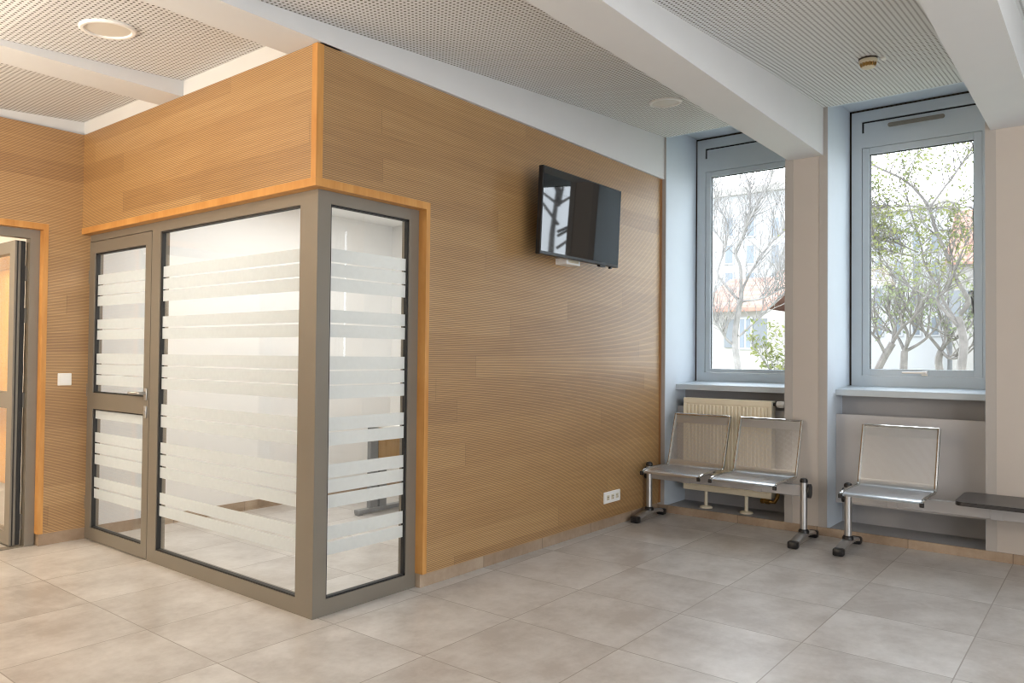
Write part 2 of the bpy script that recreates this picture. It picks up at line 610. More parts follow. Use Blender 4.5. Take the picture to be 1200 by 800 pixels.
# window wall: piers, recesses, niches
REC = [(-1.086, -0.091), (-2.379, -1.392)]
EXTRA = [(-3.68, -2.69), (-4.98, -3.99), (-6.28, -5.29)]
w = MB()
edges = [0.30]
for a, b_ in REC + EXTRA:
    edges += [b_, a]
edges.append(-6.6)
for k in range(0, len(edges), 2):
    w.box(WX, 4.25, edges[k + 1], edges[k], 0.0, 3.5)
tag(w.build('wall_right', 'wall'), 'warm white piers of the window wall', 'wall', kind=S)
NL = ['behind the radiator', 'behind the single seat bench', 'third from the oak wall', 'fourth from the oak wall', 'fifth from the oak wall']
for i, (a, b_) in enumerate(REC + EXTRA):
    tag(MB().box(3.85, 4.25, a, b_, 0.0, 1.03).build('wall_niche', 'niche'), 'grey recess wall under the window, ' + NL[i], 'wall', kind=S)
    tag(MB().box(WX + .002, 3.85, a, b_, -0.1, 0.05).build('floor_niche', 'niche'), 'grey ledge on the floor of the recess, ' + NL[i], 'ledge', kind=S)
w = MB()
for a, b_ in REC + EXTRA:
    w.box(3.50, 4.25, a, b_, 3.235, 3.5)
    w.box(3.485, 3.50, a, b_, 3.128, 3.5)
    w.box(3.4705, 4.10, b_ - .003, b_ + .004, 0.05, 3.235)       # painted reveal skins
    w.box(3.4705, 4.10, a - .004, a + .003, 0.05, 3.235)
tag(w.build('wall_reveal', 'reveal'), 'white plaster reveals round the windows, tinted skylight blue', 'wall', kind=S)
w = MB()
for y0, y1 in ((-0.0915, -0.058), (-1.1445, -1.0855), (-1.3925, -1.3325), (-2.4375, -2.3785), (-2.75, -2.69)):
    w.box(3.466, 3.474, y0, y1, 0.06, 3.13)
tag(w.build('trim_5', 'strip'), 'grey edge strips on the window piers', 'trim', kind=S)
for i, (a, b_) in enumerate(REC):
    o = MB().box(3.70 if i == 0 else 3.68, 3.716 if i == 0 else 3.70, a + .004, b_ - .004, 0.215, 0.873).build('niche_panel', 'board')
    tag(o, ['light grey board on the recess wall behind the radiator', 'light grey board in the recess behind the single seat'][i], 'panel', kind=S)

# rest of the hall that only lights and reflections see
tag(MB().box(-6.7, WX, -6.7, -6.6, 0, 3.5).build('wall_near', 'inwall'), 'white wall behind the photographer', 'wall', kind=S)
tag(MB().box(-6.7, -6.6, -6.6, 5.2, 0, 3.5).build('wall_far_left', 'inwall'), 'white wall at the far left end of the hall', 'wall', kind=S)

# office behind the glass
w = MB()
w.box(0.0, 2.92, 2.54, 2.66, 0.0, 3.4)
w.box(2.82, 2.92, 0.1, 2.54, 0.0, 3.4)
w.box(0.70, 2.82, 0.1, 0.14, 0.0, 2.6)
w.box(0.062, 0.11, 0.06, 2.54, 2.09, 2.6)
w.box(0.062, 0.70, 0.062, 0.11, 2.09, 2.6)
tag(w.build('wall_office', 'inwall'), 'white office walls seen through the glass', 'wall', kind=S)
tag(MB().box(0.06, 2.82, 0.06, 2.54, 2.54, 2.60).build('ceiling_office', 'inwall'), 'white office ceiling behind the glass', 'ceiling', kind=S)
b = MB().box(0.07, 2.82, 2.528, 2.54, 0.0, 0.075)
b.box(2.808, 2.82, 0.14, 2.528, 0.0, 0.075)
tag(b.build('baseboard_office', 'skirt'), 'taupe tile skirting inside the office', 'baseboard', kind=S)

# side room beyond the open door at far left
w = MB()
w.box(-0.20, -0.10, 2.66, 5.2, 0.0, 2.7)
w.box(-3.2, -0.10, 5.0, 5.1, 0.0, 2.7)
w.box(-3.3, -3.2, 2.66, 5.1, 0.0, 2.7)
tag(w.build('wall_side_room', 'inwall'), 'white walls of the room beyond the open door', 'wall', kind=S)
tag(MB().box(-3.2, -0.10, 2.66, 5.1, 2.56, 2.66).build('ceiling_side_room', 'inwall'), 'white ceiling of the room beyond the open door', 'ceiling', kind=S)
cb = empty('wall_cupboard', 'golden wood wall cupboard seen through the open door at far left', 'cupboard')
MB().box(-0.235, -0.2, 3.16, 4.78, 0.32, 2.06).build('carcass', 'cupboard', cb)
for k in range(4):
    for z0, z1 in ((0.34, 0.955), (0.965, 1.870), (1.880, 2.045)):
        MB().box(-0.253, -0.236, 3.17 + k * .4, 3.563 + k * .4, z0, z1, .002).build('door', 'cupboard', cb)


# ------------------------------------------------------------------ glazing of the office corner
STRIPES = [(1.744, 1.810), (1.670, 1.736), (1.597, 1.663), (1.440, 1.504), (1.367, 1.431), (1.206, 1.272), (1.132, 1.198),
           (1.059, 1.125), (0.901, 0.968), (0.828, 0.893), (0.669, 0.735), (0.594, 0.660), (0.519, 0.584), (0.363, 0.430), (0.288, 0.352)]
D = 0.058          # profile depth


def glaze(parent, ax, a0, a1, z0, z1, gname='glass_pane', depth=0.018):
    """glass between a0..a1 on the wall plane (ax='x': plane x=0, runs in y; 'y': plane y=0, runs in x) with film and gasket"""
    def B(mb, p0, p1, d0, d1, za, zb):
        if ax == 'x':
            mb.box(d0, d1, p0, p1, za, zb)
        else:
            mb.box(p0, p1, d0, d1, za, zb)
    g = MB()
    B(g, a0 + .002, a1 - .002, depth, depth + .006, z0 + .002, z1 - .002)
    go = g.build(gname, 'glass', parent)
    f = MB()
    for s0, s1 in STRIPES:
        lo, hi = max(s0, z0 + .004), min(s1, z1 - .004)
        if hi - lo > 0.006:
            B(f, a0 + .009, a1 - .009, depth - .0012, depth - .0004, lo, hi)
    fo = f.build('frosted_film', 'film', go)
    fo['label'] = 'white frosted stripes'
    r = MB()
    w_ = 0.009
    B(r, a0, a0 + w_, .006, depth + .012, z0, z1)
    B(r, a1 - w_, a1, .006, depth + .012, z0, z1)
    B(r, a0, a1, .006, depth + .012, z0, z0 + w_)
    B(r, a0, a1, .006, depth + .012, z1 - w_, z1)
    r.build('gasket', 'gasket', go)
    return go


gp = empty('window_3', 'grey framed glazed corner of the office with frosted stripes', 'glazed partition', S)
f = MB()
f.prism([(0.0, 0.0), (0.08, 0.0), (0.08, D), (D, D), (D, 0.138), (0.0, 0.138)], 'z', 0.0, 2.088)   # corner post
f.box(0.0, D, 1.54, 1.645, 0.0, 2.088)                # mullion beside the door
f.box(0.0, D, 0.138, 1.54, 2.025, 2.088)
f.box(0.0, D, 0.138, 1.54, 0.0, 0.080)
f.box(0.0, D, 1.645, 2.54, 2.042, 2.088)              # head over the door
f.box(0.0, D, 2.526, 2.541, 0.0, 2.042)               # jamb by the left wall
f.box(0.08, 0.615, 0.0, D, 2.026, 2.088)
f.box(0.08, 0.615, 0.0, D, 0.0, 0.080)
f.box(0.615, 0.690, 0.0, D, 0.0, 2.088)
f.build('frame', 'alu', gp)
glaze(gp, 'x', 0.138, 1.54, 0.080, 2.025)
glaze(gp, 'y', 0.08, 0.615, 0.080, 2.026)

d1 = empty('door_1', 'grey framed glass office door with frosted stripes and lever handle', 'door', S)
f = MB()
y0, y1 = 1.6485, 2.5235
f.box(-.002, D - .004, y0, 1.722, 0.006, 2.037)
f.box(-.002, D - .004, 2.440, y1, 0.006, 2.037)
f.box(-.002, D - .004, 1.722, 2.440, 0.006, 0.086)
f.box(-.002, D - .004, 1.722, 2.440, 0.896, 1.004)
f.box(-.002, D - .004, 1.722, 2.440, 1.958, 2.037)
f.build('leaf_frame', 'alu', d1)
glaze(d1, 'x', 1.722, 2.440, 1.004, 1.958)
glaze(d1, 'x', 1.722, 2.440, 0.086, 0.896)
MB().box(-.011, -.002, 1.668, 1.700, 0.985, 1.060, .003).build('handle_plate', 'steel', d1, True)
lk = MB().box(-.011, -.002, 1.668, 1.700, 0.875, 0.950, .003).build('lock_plate', 'steel', d1, True)
MB().lathe([(0.010, -.0145), (0.010, -.010)], (0, 1.684, 0.912), 'x', 14).build('lock_cylinder', 'steel', lk, True)
h = MB()
h.tube([(-.008, 1.684, 1.030), (-.045, 1.684, 1.030), (-.052, 1.692, 1.030), (-.052, 1.805, 1.028)], 0.0095, 10)
h.build('handle', 'steel', d1, True)
for z in (0.25, 1.02, 1.80):
    MB().tube([(-.006, 2.527, z - .045), (-.006, 2.527, z + .045)], 0.008, 8).build('hinge', 'alu', d1, True)

# open door at far left
d2 = empty('door_2', 'grey framed glass door standing open at far left', 'door', S)
f = MB()
f.box(-0.354, -0.296, 2.575, 2.645, 0.0, 2.088)
f.box(-1.38, -0.354, 2.575, 2.645, 2.030, 2.088)
f.box(-1.45, -1.38, 2.575, 2.645, 0.0, 2.088)
f.build('frame', 'alu', d2)
f = MB()
lx0, lx1 = -0.428, -0.372
f.box(lx0, lx1, 2.618, 2.705, 0.012, 2.012)
f.box(lx0, lx1, 3.43, 3.515, 0.012, 2.012)
f.box(lx0, lx1, 2.705, 3.43, 0.012, 0.098)
f.box(lx0, lx1, 2.705, 3.43, 0.905, 1.010)
f.box(lx0, lx1, 2.705, 3.43, 1.932, 2.012)
lf = f.build('leaf_frame', 'alu', d2)
g = MB()
g.box(lx0 + .02, lx0 + .026, 2.705, 3.43, 0.098, 0.905)
g.build('glass_pane', 'glass', d2)
g = MB()
g.box(lx0 + .02, lx0 + .026, 2.705, 3.43, 1.010, 1.932)
g.build('glass_pane', 'glass', d2)
g = MB()
g.box(lx0 + .012, lx0 + .018, 2.612, 2.6179, 0.014, 2.01)
g.box(lx0 + .034, lx1 + .004, 2.612, 2.6179, 0.014, 2.01)
g.build('gasket', 'gasket', d2)
for z in (0.16, 0.96, 1.52, 1.80):
    MB().box(-0.374, -0.352, 2.622, 2.634, z - .05, z + .05, .003).build('hinge', 'alu', d2)
f = MB()
f.box(-1.38, -0.354, 2.575, 2.645, -0.002, 0.006)
f.build('threshold', 'alu', d2)


# ------------------------------------------------------------------ windows
def window(idx, a, b_, sash):
    wn = empty('window_%d' % idx, ['tall grey framed window left of the pillar with a bare tree outside',
                                   'tall grey framed window at the right with leafy branches outside', '',
                                   'tall grey window third from the oak wall, right of the picture', 'tall grey window fourth from the oak wall',
                                   'tall grey window fifth from the oak wall'][idx - 1], 'window', S)
    y0, y1 = a + .008, b_ - .022
    f = MB()
    f.box(XW, 4.10, y1 - .075, y1, 1.070, 3.215)
    f.box(XW, 4.10, y0, y0 + .075, 1.070, 3.215)
    f.box(XW, 4.10, y0 + .075, y1 - .075, 3.135, 3.215)
    f.box(XW, 4.10, y0 + .075, y1 - .075, 2.928, 3.045)
    f.box(XW, 4.10, y0 + .075, y1 - .075, 1.070, 1.155)
    f.build('frame', 'winframe', wn)
    f = MB().box(XW + .004, 4.08, y0 + .075, y1 - .090, 3.045, 3.121)
    vp = f.build('vent_panel', 'winframe', wn)
    f = MB()
    f.box(XW + .010, 4.075, y0 + .075, y1 - .075, 3.046, 3.134)
    f.build('shadow_gap', 'dark', wn)
    # sash
    s0, s1 = y0 + .077, y1 - .077
    fr_ = 0.052 if sash else 0.046
    f = MB()
    x0 = XW + (0.006 if sash else 0.012)
    f.box(x0, 4.09, s1 - fr_, s1, 1.157, 2.926, .002)
    f.box(x0, 4.09, s0, s0 + fr_, 1.157, 2.926, .002)
    f.box(x0, 4.09, s0 + fr_, s1 - fr_, 2.926 - fr_, 2.926, .002)
    f.box(x0, 4.09, s0 + fr_, s1 - fr_, 1.157, 1.157 + (fr_ if sash else .03), .002)
    so = f.build('sash', 'winframe', wn)
    zb = 1.157 + (fr_ if sash else .03)
    f = MB()
    for u0, u1, v0, v1 in ((s0 + fr_, s0 + fr_ + .006, zb, 2.926 - fr_), (s1 - fr_ - .006, s1 - fr_, zb, 2.926 - fr_),
                           (s0 + fr_, s1 - fr_, 2.920 - fr_, 2.926 - fr_)):
        f.box(x0 + .014, 4.07, u0, u1, v0, v1)
    f.build('gasket', 'gasket', so)
    MB().box(4.05, 4.056, s0 + fr_ - .002, s1 - fr_ + .002, zb - .002, 2.928 - fr_).build('glass_pane', 'winglass', wn)
    # dark sealant joint round the frame
    f = MB()
    f.box(XW + .02, 4.095, y1, b_ - .003, 1.065, 3.235)
    f.box(XW + .02, 4.095, a + .003, b_ - .003, 3.215, 3.236)
    f.build('sealant_joint', 'gapbrown', wn)
    # sill
    f = MB()
    f.prism([(3.665, 1.012), (3.69, 1.012), (3.69, 1.028), (4.06, 1.050), (4.06, 1.078), (3.668, 1.057), (3.665, 1.053)], 'y', a + .004, b_ - .004)
    f.build('sill', 'winframe', wn)
    if sash:
        pl = rot_poly(0.385, 0.030, 0.0149)
        f = MB().prism([(q[0] - 1.868, q[1] + 3.080) for q in pl], 'x', XW - .006, XW + .006)
        o = f.build('trickle_vent', 'alu', vp)
        o['label'] = 'slim grey slot vent'
        f = MB()
        f.box(XW - .012, XW + .008, -1.950, -1.905, 1.162, 1.200, .003)
        f.box(XW - .026, XW - .014, -1.945, -1.775, 1.176, 1.194, .004)
        f.box(XW - .02, XW - .01, -1.935, -1.915, 1.176, 1.190)
        o = f.build('handle', 'steel', so)
    return wn


window(1, -1.086, -0.091, False)
window(2, -2.379, -1.392, True)
for i, (a, b_) in enumerate(EXTRA):
    window(4 + i, a, b_, False)


# ------------------------------------------------------------------ beam benches
def side_profile():
    """seat and back line in (x, z); front lip to top of back"""
    P = [(2.865, 0.404), (2.874, 0.415), (2.895, 0.423), (2.945, 0.428), (3.05, 0.429), (3.15, 0.427), (3.235, 0.423),
         (3.268, 0.423), (3.290, 0.430), (3.302, 0.446), (3.310, 0.470), (3.345, 0.575), (3.385, 0.690), (3.407, 0.755), (3.425, 0.806), (3.432, 0.826)]
    return P


def seat(parent, ya, yb, lab):
    """ya > yb: left and right edges seen from the hall"""
    prof = side_profile()
    root = MB()
    root.tube([(x, ya - .010, z) for x, z in prof], 0.0105, 8)
    root.tube([(x, yb + .010, z) for x, z in prof], 0.0105, 8)
    root.tube([(3.431, ya - .010, 0.822), (3.431, yb + .010, 0.822)], 0.0095, 8)
    so = root.build('seat', 'chrome', parent, True)
    so['label'] = lab

    def sheet(name, idx, dx=0.0, dz=0.0, mat='mesh'):
        pts = [prof[i] for i in idx]
        vs, fs, uvs = [], [], []
        s = 0.0
        for k, (x, z) in enumerate(pts):
            if k:
                s += math.hypot(x - pts[k - 1][0], z - pts[k - 1][1])
            for y in (ya - .016, yb + .016):
                vs.append((x + dx, y, z + dz))
                uvs.append((y, s))
        for k in range(len(pts) - 1):
            fs.append((2 * k, 2 * k + 1, 2 * k + 3, 2 * k + 2))
        me = bpy.data.meshes.new(name)
        me.from_pydata(vs, [], fs)
        ul = me.uv_layers.new(name='UVMap')
        for lp in me.loops:
            ul.data[lp.index].uv = uvs[lp.vertex_index]
        me.polygons.foreach_set('use_smooth', [True] * len(me.polygons))
        me.materials.append(MAT[mat])
        o = bpy.data.objects.new(name, me)
        COL.objects.link(o)
        o.parent = so
        return o
    sheet('seat_mesh', range(0, 11), mat='seatmesh')
    sheet('back_mesh', range(10, 16))
    # the mesh is folded double along the top of the back
    sheet('back_mesh_fold', [13, 14, 15], 0.006, 0.0, 'seatmesh')
    for y in (ya - .010, yb + .010):
        MB().box(2.850, 2.866, y - .013, y + .013, 0.390, 0.418, .004).build('end_cap', 'black', so)
    return so


def leg(parent, y, cap_side, top=True):
    """post with a bowed foot; cap_side: +1 or -1 where the beam end shows"""
    px_ = 3.160
    lm = MB()
    lm.lathe([(0.0235, 0.070), (0.0235, 0.422)], (px_, y, 0), 'z', 20)
    lo = lm.build('leg', 'steel', parent, True)
    # bowed foot: arch in the x-z plane
    n = 12
    vs, fs = [], []
    for k in range(n + 1):
        t = -1 + 2 * k / n
        x = px_ - 0.005 + 0.232 * t
        z = 0.062 - 0.034 * t * t
        hw = 0.033 - 0.003 * abs(t)
        hh = 0.013
        for dy, dz in ((-hw, -hh), (-hw, hh * .3), (-hw * .6, hh), (hw * .6, hh), (hw, hh * .3), (hw, -hh)):
            vs.append((x, y + dy, z + dz))
    for k in range(n):
        for j in range(6):
            j2 = (j + 1) % 6
            fs.append((k * 6 + j, k * 6 + j2, k * 6 + 6 + j2, k * 6 + 6 + j))
    fs += [tuple(range(6)), tuple(range(n * 6, n * 6 + 6))]
    fm = MB()
    fm.add(vs, fs)
    fo = fm.build('foot', 'steel', lo, True)
    for sx in (-1, 1):
        xa, xb = px_ - .005 + sx * .185, px_ - .005 + sx * .245
        MB().box(min(xa, xb), max(xa, xb), y - .034, y + .034, 0.0, 0.050, .012).build('foot_cap', 'black', lo, True)
    MB().lathe([(0.036, 0.066), (0.036, 0.082), (0.028, 0.094)], (px_, y, 0), 'z', 20).build('collar', 'black', lo, True)
    if top:
        MB().lathe([(0.026, 0.418), (0.027, 0.432), (0.022, 0.444), (0.010, 0.449), (0.0, 0.450)], (px_, y, 0), 'z', 18).build('post_cap', 'black', lo, True)
    pl = rot_poly(0.072, 0.098, 0.034)
    MB().prism([(q[0] + px_ + .022, q[1] + 0.358) for q in pl], 'y', y + cap_side * .022, y + cap_side * .040).build('beam_cap', 'black', lo, True)
    return lo


def bench_beam(parent, y0, y1, joints):
    bmz = (0.318, 0.396)
    m = MB()
    m.box(3.158, 3.200, y0, y1, bmz[0], bmz[1], .004)
    bo = m.build('beam', 'beam', parent)
    for y in joints:
        s = MB()
        s.box(3.154, 3.204, y - .032, y + .032, bmz[0] - .003, bmz[1] + .003, .002)
        s.box(3.06, 3.30, y - .016, y + .016, bmz[1] + .002, 0.412)
        s.build('seat_bracket', 'beam', bo)
        MB().box(3.24, 3.27, y - .05, y - .02, 0.398, 0.410).build('bracket_screw', 'black', bo)
    return bo


b1 = empty('waiting_bench', 'two seat steel mesh waiting bench in front of the radiator', 'bench')
bench_beam(b1, -1.345, -0.098, [-0.44, -0.995])
seat(b1, -0.205, -0.685, 'mesh seat nearer the oak wall')
seat(b1, -0.752, -1.236, 'mesh seat nearer the pillar')
leg(b1, -0.118, 1)
leg(b1, -1.325, -1)

b2 = empty('waiting_bench', 'single seat steel mesh waiting bench with a black side table', 'bench')
bench_beam(b2, -2.90, -1.595, [-1.89, -2.47])
seat(b2, -1.640, -2.128, 'single mesh seat')
leg(b2, -1.618, 1)
leg(b2, -2.88, -1)
tp = rot_poly(0.44, 0.50, 0.05)
MB().prism([(q[0] + 3.165, q[1] - 2.525) for q in tp], 'z', 0.412, 0.436).build('tabletop', 'tabletop', b2)

# ------------------------------------------------------------------ radiator
rd = empty('radiator', 'cream panel radiator under the left window behind the bench', 'radiator')
ry0, ry1, rz0, rz1 = -0.945, -0.205, 0.192, 0.950
m = MB()
n = 22
prof = []
fx = 3.585
pitch = (ry1 - ry0 - .06) / n
m.box(fx + .006, 3.672, ry0 + .001, ry1 - .001, rz0 + .001, rz1 - .001, .004)
m.box(fx, fx + .010, ry0, ry1, rz1 - .045, rz1, .003)
m.box(fx, fx + .010, ry0, ry1, rz0, rz0 + .040, .003)
m.box(fx, fx + .010, ry0, ry0 + .03, rz0 + .040, rz1 - .045)
m.box(fx, fx + .010, ry1 - .03, ry1, rz0 + .040, rz1 - .045)
ro = m.build('panel', 'radiator', rd)
m = MB()
for k in range(n):
    ya = ry0 + .03 + k * pitch
    pl = [(ya + pitch * .12, fx + .007), (ya + pitch * .3, fx - .001), (ya + pitch * .7, fx - .001), (ya + pitch * .88, fx + .007)]
    vs = [(x, y, z) for z, in ((rz0 + .045,), (rz1 - .055,)) for y, x in pl]
    m.add(vs, [(0, 1, 5, 4), (1, 2, 6, 5), (2, 3, 7, 6), (0, 3, 2, 1), (4, 5, 6, 7), (0, 4, 7, 3)])
ro2 = m.build('ribs', 'radiator', rd)
ro2['kind'] = 'stuff'
for y in (-0.388, -0.728):
    m = MB()
    m.lathe([(0.052, 0.050), (0.052, 0.058), (0.044, 0.064), (0.014, 0.070), (0.014, 0.192)], (3.632, y, 0), 'z', 20)
    m.build('leg', 'radiator', rd, True)
m = MB()
m.tube([(3.63, ry0 + .004, 0.925), (3.63, ry0 - .020, 0.925)], 0.013, 12)
m.lathe([(0.024, -.026), (0.024, -.018)], (3.63, ry0, 0.925), 'y', 16)
m.build('valve_collar', 'black', rd, True)
m = MB()
m.lathe([(0.019, -.086), (0.024, -.080), (0.027, -.055), (0.024, -.028), (0.020, -.025)], (3.63, ry0, 0.925), 'y', 18)
o = m.build('thermostat_knob', 'plastic', rd, True)
o['label'] = 'white thermostat knob'
m = MB()
m.tube([(3.63, ry0 + .10, 0.165), (3.63, ry0 - .01, 0.165), (3.63, ry0 - .03, 0.20), (3.66, ry0 - .03, 0.24)], 0.014, 10)
m.lathe([(0.022, 0.0), (0.022, 0.03)], (3.63, ry0 + .03, 0.165), 'y', 6)
m.lathe([(0.022, 0.0), (0.022, 0.02)], (3.63, ry0 + .075, 0.165), 'y', 6)
m.tube([(3.63, ry0 + .07, 0.195), (3.63, ry0 + .07, 0.15)], 0.012, 10)
o = m.build('inlet_valve', 'brass', rd, True)

# ------------------------------------------------------------------ television
tv = empty('television', 'black flat screen television hung high on the oak wall', 'television')
tx0, tx1, tz0, tz1 = 1.520, 2.478, 1.925, 2.480
fy = -0.222


def tilted(mb, piv=(0, fy, tz0), ang=math.radians(2.5)):
    c, s = math.cos(ang), math.sin(ang)
    out = []
    for x, y, z in mb.v:
        dy, dz = y - piv[1], z - piv[2]
        out.append((x, piv[1] + dy * c - dz * s, piv[2] + dy * s + dz * c))
    mb.v = out
    return mb


tilted(MB().box(tx0, tx1, fy, fy + .035, tz0, tz1, .004)).build('casing', 'tvcase', tv)
tilted(MB().box(tx0 + .12, tx1 - .12, fy + .034, fy + .070, tz0 + .04, tz1 - .12, .008)).build('back_cover', 'tvcase', tv)
o = tilted(MB().box(tx0 + .010, tx1 - .010, fy - .0015, fy + .002, tz0 + .020, tz1 - .010)).build('screen', 'screen', tv)
m = MB()
m.box(1.85, 2.15, -0.075, YB, 2.05, 2.33, .003)
m.box(1.95, 2.05, -0.150, -0.075, 2.10, 2.28, .003)
m.build('wall_bracket', 'black', tv)
tilted(MB().box(2.24, 2.31, fy + .004, fy + .030, tz0 - .012, tz0 + .001)).build('sensor', 'black', tv)
tilted(MB().box(2.38, 2.40, fy + .004, fy + .024, tz0 - .014, tz0 + .001)).build('power_button', 'black', tv)
jb = empty('junction_box', 'small white box on the oak wall under the television', 'wall box')
MB().box(1.93, 2.10, -0.145, YB + .004, 1.905, 1.948, .004).build('case', 'plastic', jb)
MB().box(1.955, 2.075, -0.1458, -0.1448, 1.918, 1.936).build('cover_plate', 'cream', jb)

# ------------------------------------------------------------------ wall fittings
so = empty('wall_socket', 'white double socket low on the oak wall left of the bench', 'socket')
MB().box(2.565, 2.795, YB - .012, YB, 0.190, 0.275, .004).build('plate', 'plastic', so)
for x in (2.60, 2.665, 2.73):
    MB().box(x, x + .036, YB - .0135, YB - .0115, 0.214, 0.250, .0005).build('insert', 'cream', so)
m = MB()
for x, z in ((2.61, .236), (2.624, .236), (2.678, .238), (2.692, .238), (2.742, .240), (2.756, .225), (2.618, .222), (2.685, .222)):
    m.lathe([(0.0035, -.0148), (0.0035, -.013)], (x, YB, z), 'y', 8)
po = m.build('pin_hole', 'dark', so)
po['kind'] = 'stuff'

sw = empty('light_switch', 'white square light switch on the left oak wall beside the glass door', 'switch')
MB().box(-0.194, -0.108, YL - .010, YL, 1.055, 1.138, .004).build('plate', 'plastic', sw)
MB().box(-0.182, -0.120, YL - .0125, YL - .009, 1.068, 1.126, .001).build('rocker', 'inwall', sw)


def on_ceiling(x):
    return zc(x), math.atan2(zc(x + .05) - zc(x - .05), 0.1)


def downlight(x, y, lab, r=0.125):
    z, a = on_ceiling(x)
    o = empty('downlight', lab, 'ceiling light', group='recessed ceiling lights')
    o.location = (x, y, z)
    o.rotation_euler = (0, -a, 0)
    MB().lathe([(r * .80, -.004), (r * .84, -.012), (r * .95, -.012), (r, -.006), (r, 0.004)], (0, 0, 0), 'z', 40).build('trim_ring', 'plastic', o, True)
    MB().lathe([(0.0, -.005), (r * .5, -.005), (r * .80, -.005), (r * .80, 0.004)], (0, 0, 0), 'z', 40).build('diffuser', 'lampglass', o, True)
    return o


downlight(-0.69, 0.715, 'round recessed downlight in the lobby ceiling at upper left', 0.124)
downlight(2.506, -0.578, 'round recessed downlight close to the pillar beam near the left window', 0.115)

x, y = 2.52, -1.895
z, a = on_ceiling(x)
sd = empty('smoke_detector', 'cream smoke detector on the ceiling before the right window', 'smoke detector')
sd.location = (x, y, z)
sd.rotation_euler = (0, -a, 0)
MB().lathe([(0.052, 0.0), (0.052, -.006), (0.049, -.010)], (0, 0, 0), 'z', 28).build('base', 'gapbrown', sd, True)
MB().lathe([(0.049, -.008), (0.052, -.014), (0.051, -.026), (0.046, -.030)], (0, 0, 0), 'z', 28).build('body', 'cream', sd, True)
m = MB()
for k in range(14):
    aa = 2 * PI * k / 14
    ca, sa = math.cos(aa), math.sin(aa)
    m.tube([(0.044 * ca, 0.044 * sa, -.028), (0.036 * ca, 0.036 * sa, -.052)], 0.0035, 6)
m.lathe([(0.034, -.030), (0.030, -.050)], (0, 0, 0), 'z', 20)
m.build('sensing_cage', 'brass', sd)
MB().lathe([(0.038, -.049), (0.036, -.056), (0.022, -.062), (0.0, -.064)], (0, 0, 0), 'z', 28).build('cap', 'cream', sd, True)
il = MB().box(2.55, 2.59, -1.98, -1.955, zc(2.57) - .012, zc(2.57) + .002, .003).build('indicator_block', 'plastic')
tag(il, 'tiny white block on the ceiling beside the smoke detector', 'indicator')

# ------------------------------------------------------------------ office desk behind the glass
dk = empty('office_desk', 'grey legged desk with an oak panel inside the glass office', 'desk')
MB().box(1.72, 2.75, 0.95, 1.745, 0.715, 0.742, .003).build('desktop', 'inwall', dk)
for y in (1.70, 1.02):
    lm = MB()
    lm.box(1.825, 1.905, y - .02, y + .02, 0.04, 0.715)
    lm.box(1.925, 2.000, y - .02, y + .02, 0.04, 0.36)
    lm.box(1.700, 2.62, y - .03, y + .03, 0.012, 0.044, .006)
    lm.box(1.705, 1.745, y - .025, y + .025, 0.0, 0.012)
    lm.box(2.57, 2.61, y - .025, y + .025, 0.0, 0.012)
    lm.build('leg', 'deskgrey', dk)
MB().box(1.915, 2.70, 1.685, 1.703, 0.365, 0.712).build('side_panel', 'deskwood', dk)

# ------------------------------------------------------------------ outside
tag(MB().box(4.25, 60, -45, 50, -1.5, -1.3).build('ground', 'ground'), 'pale courtyard ground outside the windows', 'ground', kind=S)


def at(px, py, X):
    d = (RT * ((px - 600) / F_PX) - UP * ((py - 400) / F_PX) + FW)
    t = (X - CAM.x) / d.x
    return CAM + d * t


def limb(mb, pts, r0, r1, X0, X1, sub=4):
    P = [at(p[0], p[1], X0 + (X1 - X0) * k / max(1, len(pts) - 1)) for k, p in enumerate(pts)]
    out = []
    n = len(P)
    for i in range(n - 1):
        a = P[max(0, i - 1)]
        b, c = P[i], P[i + 1]
        d = P[min(n - 1, i + 2)]
        for s in range(sub):
            t = s / sub
            out.append(0.5 * ((2 * b) + (c - a) * t + (2 * a - 5 * b + 4 * c - d) * t * t + (3 * b - a - 3 * c + d) * t ** 3))
    out.append(P[-1])
    m_ = len(out)
    mb.tube(out, [TH * (r0 + (r1 - r0) * k / (m_ - 1)) for k in range(m_)], 7)
    return out


rnd = random.Random(11)
TH = 0.62


def twigs(mb, path, count, length, r, up=0.35, spread=0.8, depth=2, tips=None, start=0.25):
    for _ in range(count):
        i = rnd.randrange(int(len(path) * start), len(path) - 1)
        p = path[i].lerp(path[i + 1], rnd.random())
        d = (path[i + 1] - path[i]).normalized()
        d = (d * rnd.uniform(0.2, 0.8) + Vector((rnd.uniform(-.8, .8), rnd.uniform(-1, 1), rnd.uniform(-.5, .9))) * spread + Vector((0, 0, up))).normalized()
        L = length * rnd.uniform(0.5, 1.2)
        pts = [p]
        n = 5
        for k in range(n):
            d = (d + Vector((rnd.uniform(-.22, .22), rnd.uniform(-.22, .22), rnd.uniform(-.18, .22)))).normalized()
            pts.append(pts[-1] + d * L / n)
        mb.tube(pts, [r * (1 - .75 * k / n) for k in range(n + 1)], 5)
        if tips is not None:
            tips.append(pts)
        if depth > 0:
            twigs(mb, pts, 3, length * .55, r * .5, up, spread, depth - 1, tips, 0.3)


